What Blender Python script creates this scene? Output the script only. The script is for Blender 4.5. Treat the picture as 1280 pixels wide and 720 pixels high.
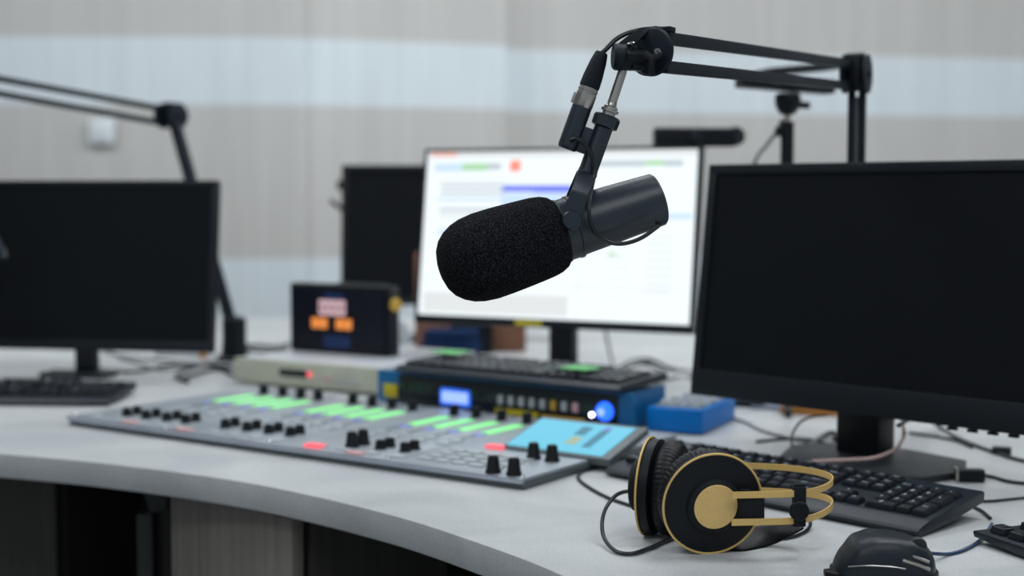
import bpy, bmesh, math, random
from mathutils import Vector, Matrix, Euler
random.seed(7)
for o in list(bpy.data.objects): bpy.data.objects.remove(o)
scene = bpy.context.scene
COL = scene.collection
PI = math.pi
V = Vector

# ------------------------------------------------------------------ camera, world, lights, exposure
F = 1778.0; PITCH = math.atan(120/F); CH = 1.09          # focal length in pixels of a 1280 wide frame, pitch, camera height
cd = bpy.data.cameras.new('camera'); cam = bpy.data.objects.new('camera', cd); COL.objects.link(cam)
cam.location = (0, 0, CH); cam.rotation_euler = (PI/2-PITCH, 0, 0)
cd.sensor_width = 36; cd.lens = F*36/1280; cd.clip_start = .02
cd.dof.use_dof = True; cd.dof.focus_distance = 1.32; cd.dof.aperture_fstop = 3.2
scene.camera = cam
w = bpy.data.worlds.new('world'); scene.world = w; w.use_nodes = True
w.node_tree.nodes['Background'].inputs[0].default_value = (.82, .92, 1.0, 1)
w.node_tree.nodes['Background'].inputs[1].default_value = .36
def area(x, y, z, sx, sy, power, rot=(0, 0, 0), col=(.93, .97, 1.0)):
    l = bpy.data.lights.new('overhead_area_light', 'AREA'); l.shape = 'RECTANGLE'; l.size = sx; l.size_y = sy
    l.energy = power; l.color = col
    o = bpy.data.objects.new('overhead_area_light', l); COL.objects.link(o); o.location = (x, y, z); o.rotation_euler = rot
for lx, ly, pw in ((-1.3, 1.7, 17), (.9, 1.7, 17), (-.9, -.3, 14), (.9, -.3, 14)):
    area(lx, ly, 2.74, 1.2, .6, pw)
for lx, pw in ((-1.7, 23), (.3, 36), (2.4, 50)):          # added lamps, tilted to brighten the back wall
    area(lx, 3.2, 2.72, 1.2, .6, pw, rot=(.5, 0, 0))
scene.view_settings.view_transform = 'Standard'
try: scene.view_settings.look = 'None'
except Exception: pass
scene.view_settings.gamma = 1; scene.view_settings.use_curve_mapping = False
scene.view_settings.exposure = 0.12

# ------------------------------------------------------------------ measuring helpers
cp, sp = math.cos(PITCH), math.sin(PITCH)
def ray(px, py):
    x = (px-640)/F; y = (360-py)/F
    return V((x, cp+y*sp, -sp+y*cp))
def at(px, py, z=.75):
    r = ray(px, py); t = (z-CH)/r.z; return V((r.x*t, r.y*t, z))
def atd(px, py, Y):
    r = ray(px, py); t = Y/r.y; return V((r.x*t, Y, CH+r.z*t))

# ------------------------------------------------------------------ materials (all procedural)
def mat(name, col, rough=.5, metal=0, bump=0, bscale=200, var=.06, vscale=30, emit=None, estr=0, spec=.5, coat=0):
    m = bpy.data.materials.new(name); m.use_nodes = True; nt = m.node_tree; N = nt.nodes; b = N['Principled BSDF']
    b.inputs['Roughness'].default_value = rough; b.inputs['Metallic'].default_value = metal
    b.inputs['Specular IOR Level'].default_value = spec
    if coat: b.inputs['Coat Weight'].default_value = coat
    tc = N.new('ShaderNodeTexCoord')
    n = N.new('ShaderNodeTexNoise'); n.inputs['Scale'].default_value = vscale; n.inputs['Detail'].default_value = 3
    nt.links.new(tc.outputs['Object'], n.inputs['Vector'])
    r = N.new('ShaderNodeValToRGB')
    r.color_ramp.elements[0].position = .3; r.color_ramp.elements[1].position = .7
    r.color_ramp.elements[0].color = tuple(c*(1-var) for c in col)+(1,)
    r.color_ramp.elements[1].color = tuple(min(1, c*(1+var)) for c in col)+(1,)
    nt.links.new(n.outputs['Fac'], r.inputs['Fac']); nt.links.new(r.outputs['Color'], b.inputs['Base Color'])
    if bump:
        n2 = N.new('ShaderNodeTexNoise'); n2.inputs['Scale'].default_value = bscale; n2.inputs['Detail'].default_value = 4
        nt.links.new(tc.outputs['Object'], n2.inputs['Vector'])
        bp = N.new('ShaderNodeBump'); bp.inputs['Strength'].default_value = bump; bp.inputs['Distance'].default_value = .002
        nt.links.new(n2.outputs['Fac'], bp.inputs['Height']); nt.links.new(bp.outputs['Normal'], b.inputs['Normal'])
    if emit:
        b.inputs['Emission Color'].default_value = tuple(emit)+(1,); b.inputs['Emission Strength'].default_value = estr
    return m

def wall_mat(name, dim=1.0):
    m = bpy.data.materials.new(name); m.use_nodes = True; nt = m.node_tree; N = nt.nodes; b = N['Principled BSDF']
    b.inputs['Roughness'].default_value = .85
    tc = N.new('ShaderNodeTexCoord'); sx = N.new('ShaderNodeSeparateXYZ'); nt.links.new(tc.outputs['Object'], sx.inputs[0])
    mp = N.new('ShaderNodeMath'); mp.operation = 'DIVIDE'; mp.inputs[1].default_value = 3.0
    nt.links.new(sx.outputs['Z'], mp.inputs[0])
    r = N.new('ShaderNodeValToRGB'); r.color_ramp.interpolation = 'CONSTANT'
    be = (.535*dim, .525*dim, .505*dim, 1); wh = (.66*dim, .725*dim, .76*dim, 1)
    e = r.color_ramp.elements
    e[0].position = 0; e[0].color = wh; e[1].position = .845/3; e[1].color = be
    q = e.new(1.394/3); q.color = wh; q = e.new(1.622/3); q.color = be
    nt.links.new(mp.outputs[0], r.inputs['Fac'])
    # woven vertical fabric streaks
    mpg = N.new('ShaderNodeMapping'); mpg.inputs['Scale'].default_value = (18, 18, 1.2)
    nt.links.new(tc.outputs['Object'], mpg.inputs[0])
    n = N.new('ShaderNodeTexNoise'); n.inputs['Scale'].default_value = 1; n.inputs['Detail'].default_value = 4
    nt.links.new(mpg.outputs[0], n.inputs['Vector'])
    r2 = N.new('ShaderNodeValToRGB'); r2.color_ramp.elements[0].position = .3; r2.color_ramp.elements[1].position = .7
    r2.color_ramp.elements[0].color = (.93, .93, .93, 1); r2.color_ramp.elements[1].color = (1.04, 1.04, 1.04, 1)
    nt.links.new(n.outputs['Fac'], r2.inputs['Fac'])
    mx = N.new('ShaderNodeMixRGB'); mx.blend_type = 'MULTIPLY'; mx.inputs[0].default_value = 1
    nt.links.new(r.outputs[0], mx.inputs[1]); nt.links.new(r2.outputs[0], mx.inputs[2]); nt.links.new(mx.outputs[0], b.inputs['Base Color'])
    return m

def quartz_mat():
    m = bpy.data.materials.new('quartz_worktop'); m.use_nodes = True; nt = m.node_tree; N = nt.nodes; b = N['Principled BSDF']
    b.inputs['Roughness'].default_value = .33; b.inputs['Specular IOR Level'].default_value = .45
    tc = N.new('ShaderNodeTexCoord')
    n = N.new('ShaderNodeTexNoise'); n.inputs['Scale'].default_value = 5; n.inputs['Detail'].default_value = 5; n.inputs['Distortion'].default_value = .8
    v = N.new('ShaderNodeTexVoronoi'); v.inputs['Scale'].default_value = 330
    n3 = N.new('ShaderNodeTexNoise'); n3.inputs['Scale'].default_value = 600
    for q in (n, v, n3): nt.links.new(tc.outputs['Object'], q.inputs['Vector'])
    r = N.new('ShaderNodeValToRGB'); r.color_ramp.elements[0].position = .35; r.color_ramp.elements[1].position = .65
    r.color_ramp.elements[0].color = (.44, .46, .475, 1); r.color_ramp.elements[1].color = (.56, .575, .58, 1)
    nt.links.new(n.outputs['Fac'], r.inputs[0])
    r2 = N.new('ShaderNodeValToRGB'); r2.color_ramp.elements[0].position = .10; r2.color_ramp.elements[1].position = .22
    r2.color_ramp.elements[0].color = (.55, .55, .55, 1); r2.color_ramp.elements[1].color = (1, 1, 1, 1)
    nt.links.new(v.outputs['Distance'], r2.inputs[0])
    r3 = N.new('ShaderNodeValToRGB'); r3.color_ramp.elements[0].position = .4; r3.color_ramp.elements[1].position = .6
    r3.color_ramp.elements[0].color = (.92, .92, .92, 1); r3.color_ramp.elements[1].color = (1.04, 1.04, 1.04, 1)
    nt.links.new(n3.outputs['Fac'], r3.inputs[0])
    a = N.new('ShaderNodeMixRGB'); a.blend_type = 'MULTIPLY'; a.inputs[0].default_value = 1
    c = N.new('ShaderNodeMixRGB'); c.blend_type = 'MULTIPLY'; c.inputs[0].default_value = 1
    nt.links.new(r.outputs[0], a.inputs[1]); nt.links.new(r2.outputs[0], a.inputs[2])
    nt.links.new(a.outputs[0], c.inputs[1]); nt.links.new(r3.outputs[0], c.inputs[2]); nt.links.new(c.outputs[0], b.inputs['Base Color'])
    return m

def wood_mat(name, c1, c2):
    m = bpy.data.materials.new(name); m.use_nodes = True; nt = m.node_tree; N = nt.nodes; b = N['Principled BSDF']
    b.inputs['Roughness'].default_value = .55
    tc = N.new('ShaderNodeTexCoord'); mp = N.new('ShaderNodeMapping'); mp.inputs['Scale'].default_value = (60, 60, 1.5)
    nt.links.new(tc.outputs['Object'], mp.inputs[0])
    n = N.new('ShaderNodeTexNoise'); n.inputs['Scale'].default_value = 1.5; n.inputs['Detail'].default_value = 6
    nt.links.new(mp.outputs[0], n.inputs['Vector'])
    r = N.new('ShaderNodeValToRGB'); r.color_ramp.elements[0].position = .3; r.color_ramp.elements[1].position = .7
    r.color_ramp.elements[0].color = c1+(1,); r.color_ramp.elements[1].color = c2+(1,)
    nt.links.new(n.outputs['Fac'], r.inputs[0]); nt.links.new(r.outputs[0], b.inputs['Base Color'])
    return m

def foam_mat():
    m = bpy.data.materials.new('foam'); m.use_nodes = True; nt = m.node_tree; N = nt.nodes; b = N['Principled BSDF']
    b.inputs['Roughness'].default_value = 1; b.inputs['Specular IOR Level'].default_value = .1
    tc = N.new('ShaderNodeTexCoord'); n = N.new('ShaderNodeTexNoise'); n.inputs['Scale'].default_value = 750; n.inputs['Detail'].default_value = 3
    nt.links.new(tc.outputs['Object'], n.inputs['Vector'])
    r = N.new('ShaderNodeValToRGB'); r.color_ramp.elements[0].position = .45; r.color_ramp.elements[1].position = .72
    r.color_ramp.elements[0].color = (.0035, .004, .005, 1); r.color_ramp.elements[1].color = (.042, .046, .056, 1)
    nt.links.new(n.outputs['Fac'], r.inputs[0]); nt.links.new(r.outputs[0], b.inputs['Base Color'])
    bp = N.new('ShaderNodeBump'); bp.inputs['Strength'].default_value = .9; bp.inputs['Distance'].default_value = .0025
    nt.links.new(n.outputs['Fac'], bp.inputs['Height']); nt.links.new(bp.outputs['Normal'], b.inputs['Normal'])
    return m

M = {}
M['foam'] = foam_mat()
M['mic'] = mat('satin_black_metal', (.009, .019, .031), .32, .0, .15, 900, spec=.6)
M['black'] = mat('black_plastic', (.0045, .0065, .0095), .45, bump=.1, bscale=900, spec=.25)
M['matte'] = mat('matte_black', (.004, .0055, .008), .65, spec=.3)
M['arm'] = mat('arm_black_paint', (.006, .012, .019), .5, spec=.2)
M['bezel'] = mat('bezel_black', (.004, .007, .011), .42, spec=.35)
M['screenoff'] = mat('dark_screen', (.0045, .0060, .0078), .6, spec=.12)
M['rubber'] = mat('rubber_black', (.005, .008, .013), .6, spec=.25)
M['leather'] = mat('black_leather', (.004, .005, .0075), .45, bump=.08, bscale=300, spec=.25)
M['cable'] = mat('cable_black', (.008, .012, .016), .45)
M['cablegrey'] = mat('cable_grey', (.16, .17, .18), .5)
M['cablepink'] = mat('cable_pink', (.50, .36, .34), .5)
M['cableblue'] = mat('cable_blue', (.012, .045, .11), .4)
M['netblue'] = mat('network_cable_blue', (.002, .022, .085), .6, spec=.2)
M['silver'] = mat('satin_nickel', (.45, .43, .40), .32, 1)
M['chrome'] = mat('chrome', (.7, .7, .7), .12, 1)
M['gold'] = mat('gold_anodised', (.72, .48, .16), .42, .1, .15, 900, var=.05)
M['goldcap'] = mat('gold_cap_brushed', (.78, .53, .20), .6, .0, .3, 1500, var=.10, vscale=900)
M['quartz'] = quartz_mat()
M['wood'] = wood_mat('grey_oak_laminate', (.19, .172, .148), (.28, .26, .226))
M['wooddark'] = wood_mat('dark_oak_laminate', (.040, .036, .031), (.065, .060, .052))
M['darkpanel'] = mat('dark_carcass', (.030, .031, .032), .7)
M['bracket'] = mat('grey_green_bracket', (.055, .065, .062), .6)
M['wall'] = wall_mat('banded_wallcovering'); M['wallshade'] = wall_mat('banded_wallcovering_shaded', .93)  # second one is the same covering dimmed: left wall's shade put into colour
M['floor'] = mat('dark_carpet', (.05, .05, .052), .95, bump=.5, bscale=300)
M['ceiling'] = mat('ceiling_white', (.7, .71, .72), .9)
M['white'] = mat('white_plastic', (.66, .70, .73), .4)
M['console'] = mat('console_alu', (.39, .435, .48), .36, .4, .1, 700)
M['consoleedge'] = mat('console_edge_alu', (.50, .54, .62), .28, .8)
M['consoleside'] = mat('console_side', (.10, .12, .13), .45)
M['btnwhite'] = mat('button_white', (.42, .46, .48), .4)
M['btnpink'] = mat('button_pink', (.62, .36, .36), .4)
M['line'] = mat('engraved_line', (.15, .17, .19), .5)
M['green'] = mat('lit_green', (.05, .06, .06), .4, emit=(.21, .88, .25), estr=1.1)
M['violet'] = mat('lit_violet', (.05, .06, .06), .4, emit=(.20, .28, .9), estr=.6)
M['redlit'] = mat('lit_red', (.05, .06, .06), .4, emit=(1.0, .10, .14), estr=1.1)
M['screenblue'] = mat('lit_cyan_screen', (.05, .06, .06), .3, emit=(.10, .52, .72), estr=.95)
M['screencyan2'] = mat('lit_deep_blue', (.05, .06, .06), .3, emit=(.02, .26, .43), estr=.6)
M['screencream'] = mat('lit_cream', (.05, .06, .06), .3, emit=(.38, .48, .30), estr=.8)
M['cream'] = mat('cream_front', (.44, .45, .36), .5)
M['alu'] = mat('aluminium_lid', (.58, .61, .64), .38, .3)
M['rackblue'] = mat('rack_blue', (.004, .12, .30), .4)
M['boxblue'] = mat('box_blue', (.0, .17, .56), .4, spec=.25)
M['darkglass'] = mat('dark_glass', (.006, .012, .016), .2)
M['darkgreen'] = mat('dim_green_print', (.012, .06, .025), .5)
M['yellow'] = mat('yellow_label', (.50, .42, .015), .5)
M['amber'] = mat('amber_cap', (.55, .33, .04), .5)
M['lcd'] = mat('lcd_lit', (.05, .06, .06), .3, emit=(.28, .42, 1.0), estr=1.3)
M['lcdedge'] = mat('lcd_edge', (.05, .06, .06), .3, emit=(.015, .14, .9), estr=.9)
M['ledblue'] = mat('led_blue', (.02, .1, 1), .3, emit=(.02, .13, 1.0), estr=1.6)
M['ledwhite'] = mat('led_white', (.6, .6, 1), .3, emit=(.75, .78, 1.0), estr=9)
M['greensticker'] = mat('green_sticker', (.10, .42, .13), .6)
M['orange'] = mat('orange_card', (.50, .20, .035), .7)
M['brown'] = mat('brown_card', (.22, .10, .06), .8)
M['orangelit'] = mat('digits_orange', (.05, .06, .06), .4, emit=(1.0, .30, .035), estr=.75)
M['pinklit'] = mat('digits_pink', (.05, .06, .06), .4, emit=(.78, .50, .55), estr=.75)
M['navylit'] = mat('navy_glow', (.0, .01, .05), .4, emit=(.002, .011, .045), estr=.6)
M['clockface'] = mat('clock_glass', (.004, .005, .012), .4, spec=.25)
M['paper'] = mat('paper', (.52, .55, .58), .7)
M['greyblue'] = mat('grey_blue_card', (.17, .21, .27), .6)
M['key'] = mat('key_black', (.007, .010, .015), .40, bump=.15, bscale=900, spec=.35)
M['legend'] = mat('key_legend', (.42, .52, .62), .5)
M['legendblue'] = mat('key_legend_blue', (.02, .12, .34), .5)
M['kbbody'] = mat('keyboard_body', (.007, .013, .021), .40, bump=.15, bscale=700, spec=.4)
M['standbase'] = mat('stand_base', (.018, .022, .026), .45, spec=.35)
M['s_white'] = mat('display_white', (.02, .02, .02), .3, emit=(.86, .93, .96), estr=1.0)
M['s_grey'] = mat('display_grey', (.02, .02, .02), .3, emit=(.50, .57, .62), estr=1.0)
M['s_lgrey'] = mat('display_light_grey', (.02, .02, .02), .3, emit=(.72, .75, .76), estr=1.0)
M['s_blue'] = mat('display_blue', (.02, .02, .02), .3, emit=(.17, .22, .86), estr=1.0)
M['s_lblue'] = mat('display_pale_blue', (.02, .02, .02), .3, emit=(.58, .74, .95), estr=1.0)
M['s_green'] = mat('display_green', (.02, .02, .02), .3, emit=(.40, .68, .40), estr=1.0)
M['s_red'] = mat('display_red', (.02, .02, .02), .3, emit=(.95, .30, .22), estr=1.0)

# ------------------------------------------------------------------ mesh helpers
def frame(o, x, y=None, z=None):
    """matrix at o; x axis exact, the other given axis approximate"""
    x = V(x).normalized()
    if z is not None:
        z = V(z); y = z.cross(x).normalized(); z = x.cross(y)
    else:
        y = V(y); z = x.cross(y).normalized(); y = z.cross(x)
    m = Matrix((x, y, z)).transposed().to_4x4(); m.translation = V(o); return m
def frz(o, z, x=(1, 0, 0)):
    z = V(z).normalized(); x = V(x); y = z.cross(x).normalized(); x = y.cross(z)
    m = Matrix((x, y, z)).transposed().to_4x4(); m.translation = V(o); return m
def T(*a): return Matrix.Translation(V(a))
def RZ(a): return Matrix.Rotation(a, 4, 'Z')
def RX(a): return Matrix.Rotation(a, 4, 'X')
def RY(a): return Matrix.Rotation(a, 4, 'Y')
def smooth_pts(pts, n=8, closed=False):
    P = [V(p) for p in pts]; out = []
    N = len(P)
    rng = N if closed else N-1
    for i in range(rng):
        if closed: a, b, c, d = P[i-1], P[i], P[(i+1) % N], P[(i+2) % N]
        else:
            b, c = P[i], P[i+1]; a = P[i-1] if i else b*2-c; d = P[i+2] if i+2 < N else c*2-b
        for k in range(n):
            t = k/n
            out.append(.5*((2*b)+(c-a)*t+(2*a-5*b+4*c-d)*t*t+(3*b-a-3*c+d)*t**3))
    if not closed: out.append(P[-1])
    return out

class MB:
    def __init__(s): s.bm = bmesh.new()
    def add(s, b, Mx=None, mi=0):
        if Mx is not None: bmesh.ops.transform(b, matrix=Mx, verts=b.verts)
        for f in b.faces: f.material_index = mi
        me = bpy.data.meshes.new('t'); b.to_mesh(me); b.free(); s.bm.from_mesh(me); bpy.data.meshes.remove(me); return s
    def box(s, size, c=(0, 0, 0), Mx=None, bev=0, seg=2, mi=0):
        b = bmesh.new(); bmesh.ops.create_cube(b, size=1)
        bmesh.ops.transform(b, matrix=T(*c) @ Matrix.Diagonal((size[0], size[1], size[2], 1)), verts=b.verts)
        if bev: bmesh.ops.bevel(b, geom=b.edges[:], offset=bev, segments=seg, profile=.6, affect='EDGES')
        return s.add(b, Mx, mi)
    def lathe(s, prof, Mx=None, seg=40, mi=0, flute=None):
        """profile of (radius, z) revolved about local z"""
        b = bmesh.new(); rings = []
        for r, z in prof:
            if r < 1e-6: rings.append([b.verts.new((0, 0, z))]); continue
            ring = []
            for k in range(seg):
                a = 2*PI*k/seg; rr = r
                if flute and flute[0] <= z <= flute[1]: rr = r*(1-flute[2]*(k % 2))
                ring.append(b.verts.new((rr*math.cos(a), rr*math.sin(a), z)))
            rings.append(ring)
        for A, B in zip(rings, rings[1:]):
            if len(A) == 1 and len(B) == 1: continue
            for k in range(seg):
                k2 = (k+1) % seg
                if len(A) == 1: b.faces.new((A[0], B[k], B[k2]))
                elif len(B) == 1: b.faces.new((A[k], A[k2], B[0]))
                else: b.faces.new((A[k], A[k2], B[k2], B[k]))
        if len(rings[0]) > 1: b.faces.new(rings[0][::-1])
        if len(rings[-1]) > 1: b.faces.new(rings[-1])
        bmesh.ops.recalc_face_normals(b, faces=b.faces)
        return s.add(b, Mx, mi)
    def tube(s, pts, r, seg=10, mi=0, closed=False, Mx=None):
        sec = [(math.cos(2*PI*k/seg), math.sin(2*PI*k/seg)) for k in range(seg)]
        rr = r if callable(r) else (lambda t: r)
        return s.sweep(pts, sec, None, rr, mi, closed, Mx)
    def sweep(s, pts, sec, up=None, scale=None, mi=0, closed=False, Mx=None):
        P = [V(p) for p in pts]; n = len(P); b = bmesh.new(); rings = []
        prev = None
        for i, p in enumerate(P):
            if closed: t = (P[(i+1) % n]-P[i-1])
            else: t = P[min(i+1, n-1)]-P[max(i-1, 0)]
            t.normalize()
            if up is not None: nx = V(up(i/(n-1)) if callable(up) else up)
            elif prev is None: nx = V((0, 0, 1)) if abs(t.z) < .9 else V((1, 0, 0))
            else: nx = prev
            nx = (nx-t*nx.dot(t)).normalized(); ny = t.cross(nx); prev = nx
            k = scale(i/(n-1)) if scale else 1
            rings.append([b.verts.new(p+nx*(c[0]*k)+ny*(c[1]*k)) for c in sec])
        m = len(sec)
        for i in range(n if closed else n-1):
            A, B = rings[i], rings[(i+1) % n]
            for k in range(m): b.faces.new((A[k], A[(k+1) % m], B[(k+1) % m], B[k]))
        if not closed: b.faces.new(rings[0][::-1]); b.faces.new(rings[-1])
        bmesh.ops.recalc_face_normals(b, faces=b.faces)
        return s.add(b, Mx, mi)
    def ribbon(s, pts, wd, th, up, mi=0, Mx=None):
        """flat strip: width wd along 'up', thickness th"""
        a, c = wd/2, th/2
        sec = [(-a, -c), (a, -c), (a, c), (-a, c)]
        return s.sweep(pts, sec, up, None, mi, False, Mx)
    def prism(s, poly, z0, z1, Mx=None, bev=0, mi=0, seg=2):
        b = bmesh.new(); A = [b.verts.new((p[0], p[1], z0)) for p in poly]; B = [b.verts.new((p[0], p[1], z1)) for p in poly]
        n = len(poly)
        b.faces.new(A[::-1]); b.faces.new(B)
        for k in range(n): b.faces.new((A[k], A[(k+1) % n], B[(k+1) % n], B[k]))
        bmesh.ops.recalc_face_normals(b, faces=b.faces)
        if bev: bmesh.ops.bevel(b, geom=b.edges[:], offset=bev, segments=seg, profile=.6, affect='EDGES')
        return s.add(b, Mx, mi)
    def beam(s, p, q, wd, ht, up=(0, 0, 1), bev=.001, mi=0):
        p, q = V(p), V(q); d = q-p
        return s.box((d.length, wd, ht), (d.length/2, 0, 0), frame(p, d, z=up), bev, mi=mi)
    def grid(s, fn, nu, nv, mi=0, closed_u=False):
        b = bmesh.new(); G = [[b.verts.new(fn(i/nu, j/nv)) for j in range(nv+1)] for i in range(nu+(0 if closed_u else 1))]
        L = len(G)
        for i in range(nu):
            for j in range(nv): b.faces.new((G[i][j], G[(i+1) % L][j], G[(i+1) % L][j+1], G[i][j+1]))
        bmesh.ops.remove_doubles(b, verts=b.verts, dist=1e-6)
        bmesh.ops.recalc_face_normals(b, faces=b.faces)
        return s.add(b, None, mi)
    def mesh(s, name, mats, ang=35):
        me = bpy.data.meshes.new(name); s.bm.to_mesh(me); s.bm.free()
        for m in (mats if isinstance(mats, (list, tuple)) else [mats]): me.materials.append(M[m] if isinstance(m, str) else m)
        me.shade_smooth(); me.set_sharp_from_angle(angle=math.radians(ang)); return me
    def build(s, name, mats, parent=None, ang=35, loc=None):
        me = s.mesh(name, mats, ang)
        o = bpy.data.objects.new(name, me); COL.objects.link(o)
        if parent is not None: o.parent = parent
        if loc is not None: o.location = loc
        return o
def tag(o, label=None, cat=None, group=None, kind=None):
    for k, v in (('label', label), ('category', cat), ('group', group), ('kind', kind)):
        if v: o[k] = v
    return o
def thing(name, label, cat, Mx=None, group=None):
    o = bpy.data.objects.new(name, None); COL.objects.link(o); o.empty_display_size = .05
    if Mx is not None: o.matrix_world = Mx
    return tag(o, label, cat, group)
def copypart(src, parent, loc, rot=None, label=None):
    c = src.copy(); COL.objects.link(c); c.parent = parent; c.location = loc
    if rot: c.rotation_euler = rot
    if label: c['label'] = label
    return c
def dirframe(origin, dx, dy):
    """local x along (dx,dy) on the plan, z up"""
    return T(*origin) @ RZ(math.atan2(dy, dx))
def single(mb, name, mats, label, cat, group=None, ang=35):
    """a one-mesh thing whose origin is put at its own base"""
    o = mb.build(name, mats, None, ang)
    me = o.data; xs = [v.co for v in me.vertices]
    c = V(((min(v.x for v in xs)+max(v.x for v in xs))/2, (min(v.y for v in xs)+max(v.y for v in xs))/2, min(v.z for v in xs)))
    me.transform(T(*(-c))); o.location = c
    return tag(o, label, cat, group)

# ------------------------------------------------------------------ setting: floor, ceiling, walls
def struct(mb, name, mats): return tag(mb.build(name, mats), kind='structure')
struct(MB().box((9, 9, .1), (0, 3, -.05)), 'floor', 'floor')
struct(MB().box((9, 9, .1), (0, 3, 2.85)), 'ceiling', 'ceiling')
def wall(name, pts, th, m):
    P = [V((x, y, 0)) for x, y in pts]; back = [V((x, y+th, 0)) for x, y in reversed(pts)]
    struct(MB().prism([(p.x, p.y) for p in P+back], 0, 2.8), name, m)
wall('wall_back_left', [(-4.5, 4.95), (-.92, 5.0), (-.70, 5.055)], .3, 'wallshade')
wall('wall_back_middle', [(-.712, 5.045), (-.02, 5.28)], .35, 'wall')
wall('wall_back_right', [(-.02, 5.42), (2.2, 5.85), (4.5, 6.2)], .3, 'wall')
struct(MB().box((.2, 9, 2.8), (-4.6, 3, 1.4)), 'wall_left', 'wall')
struct(MB().box((.2, 9, 2.8), (4.6, 3, 1.4)), 'wall_right', 'wall')
# socket plate on the left wall
p = atd(128, 163, 4.97)
sw = thing('wall_switch', 'small white switch plate on the striped wall above the left monitor', 'switch', T(p.x, 4.965, p.z-.045))
MB().box((.09, .012, .086), (0, 0, .043), bev=.003).build('plate', 'white', sw)
MB().box((.05, .006, .05), (0, -.008, .043), bev=.002).build('rocker', 'white', sw)

# ------------------------------------------------------------------ worktop and cabinets
curve = [(-3.3, 2.10), (-2.3, 2.10), (-1.5, 2.04), (-1.05, 1.965), (-.667, 1.834), (-.48, 1.752), (-.299, 1.641), (-.136, 1.491), (-.031, 1.36),
         (.046, 1.242), (.115, 1.09), (.165, .90), (.19, .65), (.20, .35)]
cs = [(p.x, p.y) for p in smooth_pts([(x, y, 0) for x, y in curve], 6)]
worktop = single(MB().prism(cs+[(2.6, .35), (2.6, 3.85), (-3.3, 3.85)], .718, .75, bev=.0025), 'worktop', 'quartz',
    'pale speckled stone worktop with a curved front edge carrying all the equipment', 'worktop', ang=40)
def carcass(name, p, q, depth, m, label, ztop=.712, side=.018, sidemat=None):
    p, q = V(p), V(q); L = (q-p).length
    Mx = dirframe((p.x, p.y, 0), q.x-p.x, q.y-p.y)
    r = thing(name, label, 'cabinet', Mx)
    MB().box((L, depth-.02, ztop-.06), (L/2, depth/2+.01, (ztop+.06)/2), bev=.001).build('body', sidemat or 'wooddark', r)
    MB().box((L-.04, depth-.06, .06), (L/2, depth/2+.03, .03)).build('plinth', 'darkpanel', r)
    MB().box((L-.002, .018, ztop-.064), (L/2, 0, (ztop+.06)/2), bev=.0015).build('door', m, r)
    return r
a = atd(220, 640, 1.80); b = atd(373, 690, 1.64)
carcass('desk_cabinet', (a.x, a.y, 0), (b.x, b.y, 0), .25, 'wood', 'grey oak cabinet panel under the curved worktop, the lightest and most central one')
a = atd(-260, 640, 2.14); b = atd(74, 640, 2.06)
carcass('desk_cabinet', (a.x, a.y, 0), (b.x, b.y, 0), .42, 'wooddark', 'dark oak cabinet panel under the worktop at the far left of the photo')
# dark panel added at the back to deepen the knee space shade
single(MB().box((3.6, .018, .70), (0, 0, .35), dirframe((.1, 2.45, .005), 1, -.32)), 'knee_shade_panel', 'darkpanel', 'dark back panel added to keep the knee space under the worktop dark', 'panel')
# upright leg with a triangular gusset left of the lighter cabinet
a = atd(187, 690, 1.98)
lg = thing('desk_support', 'grey green upright support with slanted gusset under the worktop left of the lighter cabinet', 'support', T(a.x, a.y, 0))
MB().box((.022, .03, .64), (-.003, 0, .32), bev=.002).build('post', 'bracket', lg)
MB().box((.020, .028, .66), (.016, .03, .33), bev=.002).build('inner_post', 'wooddark', lg)
MB().prism([(-.018, .713), (.032, .713), (.028, .645), (.004, .640)], -.01, .01, RX(PI/2), bev=.001).build('gusset', 'bracket', lg)
# rack of equipment in the dark knee space
a = atd(520, 704, 2.15)
rk = thing('equipment_rack', 'black equipment rack barely visible in the dark space under the worktop', 'rack', dirframe((a.x, a.y, 0), .82, -.57))
MB().box((.24, .2, a.z), (0, .12, a.z/2), bev=.004).build('body', 'black', rk)
for k in range(4):
    MB().lathe([(.0195, 0), (.0195, .004), (.016, .004), (.016, .001), (.004, .001), (.004, .004), (0, .004)], T(-.07+.046*k, .02, a.z-.03) @ RX(PI/2), 24).build('fan_grille', 'bracket', rk)

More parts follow.
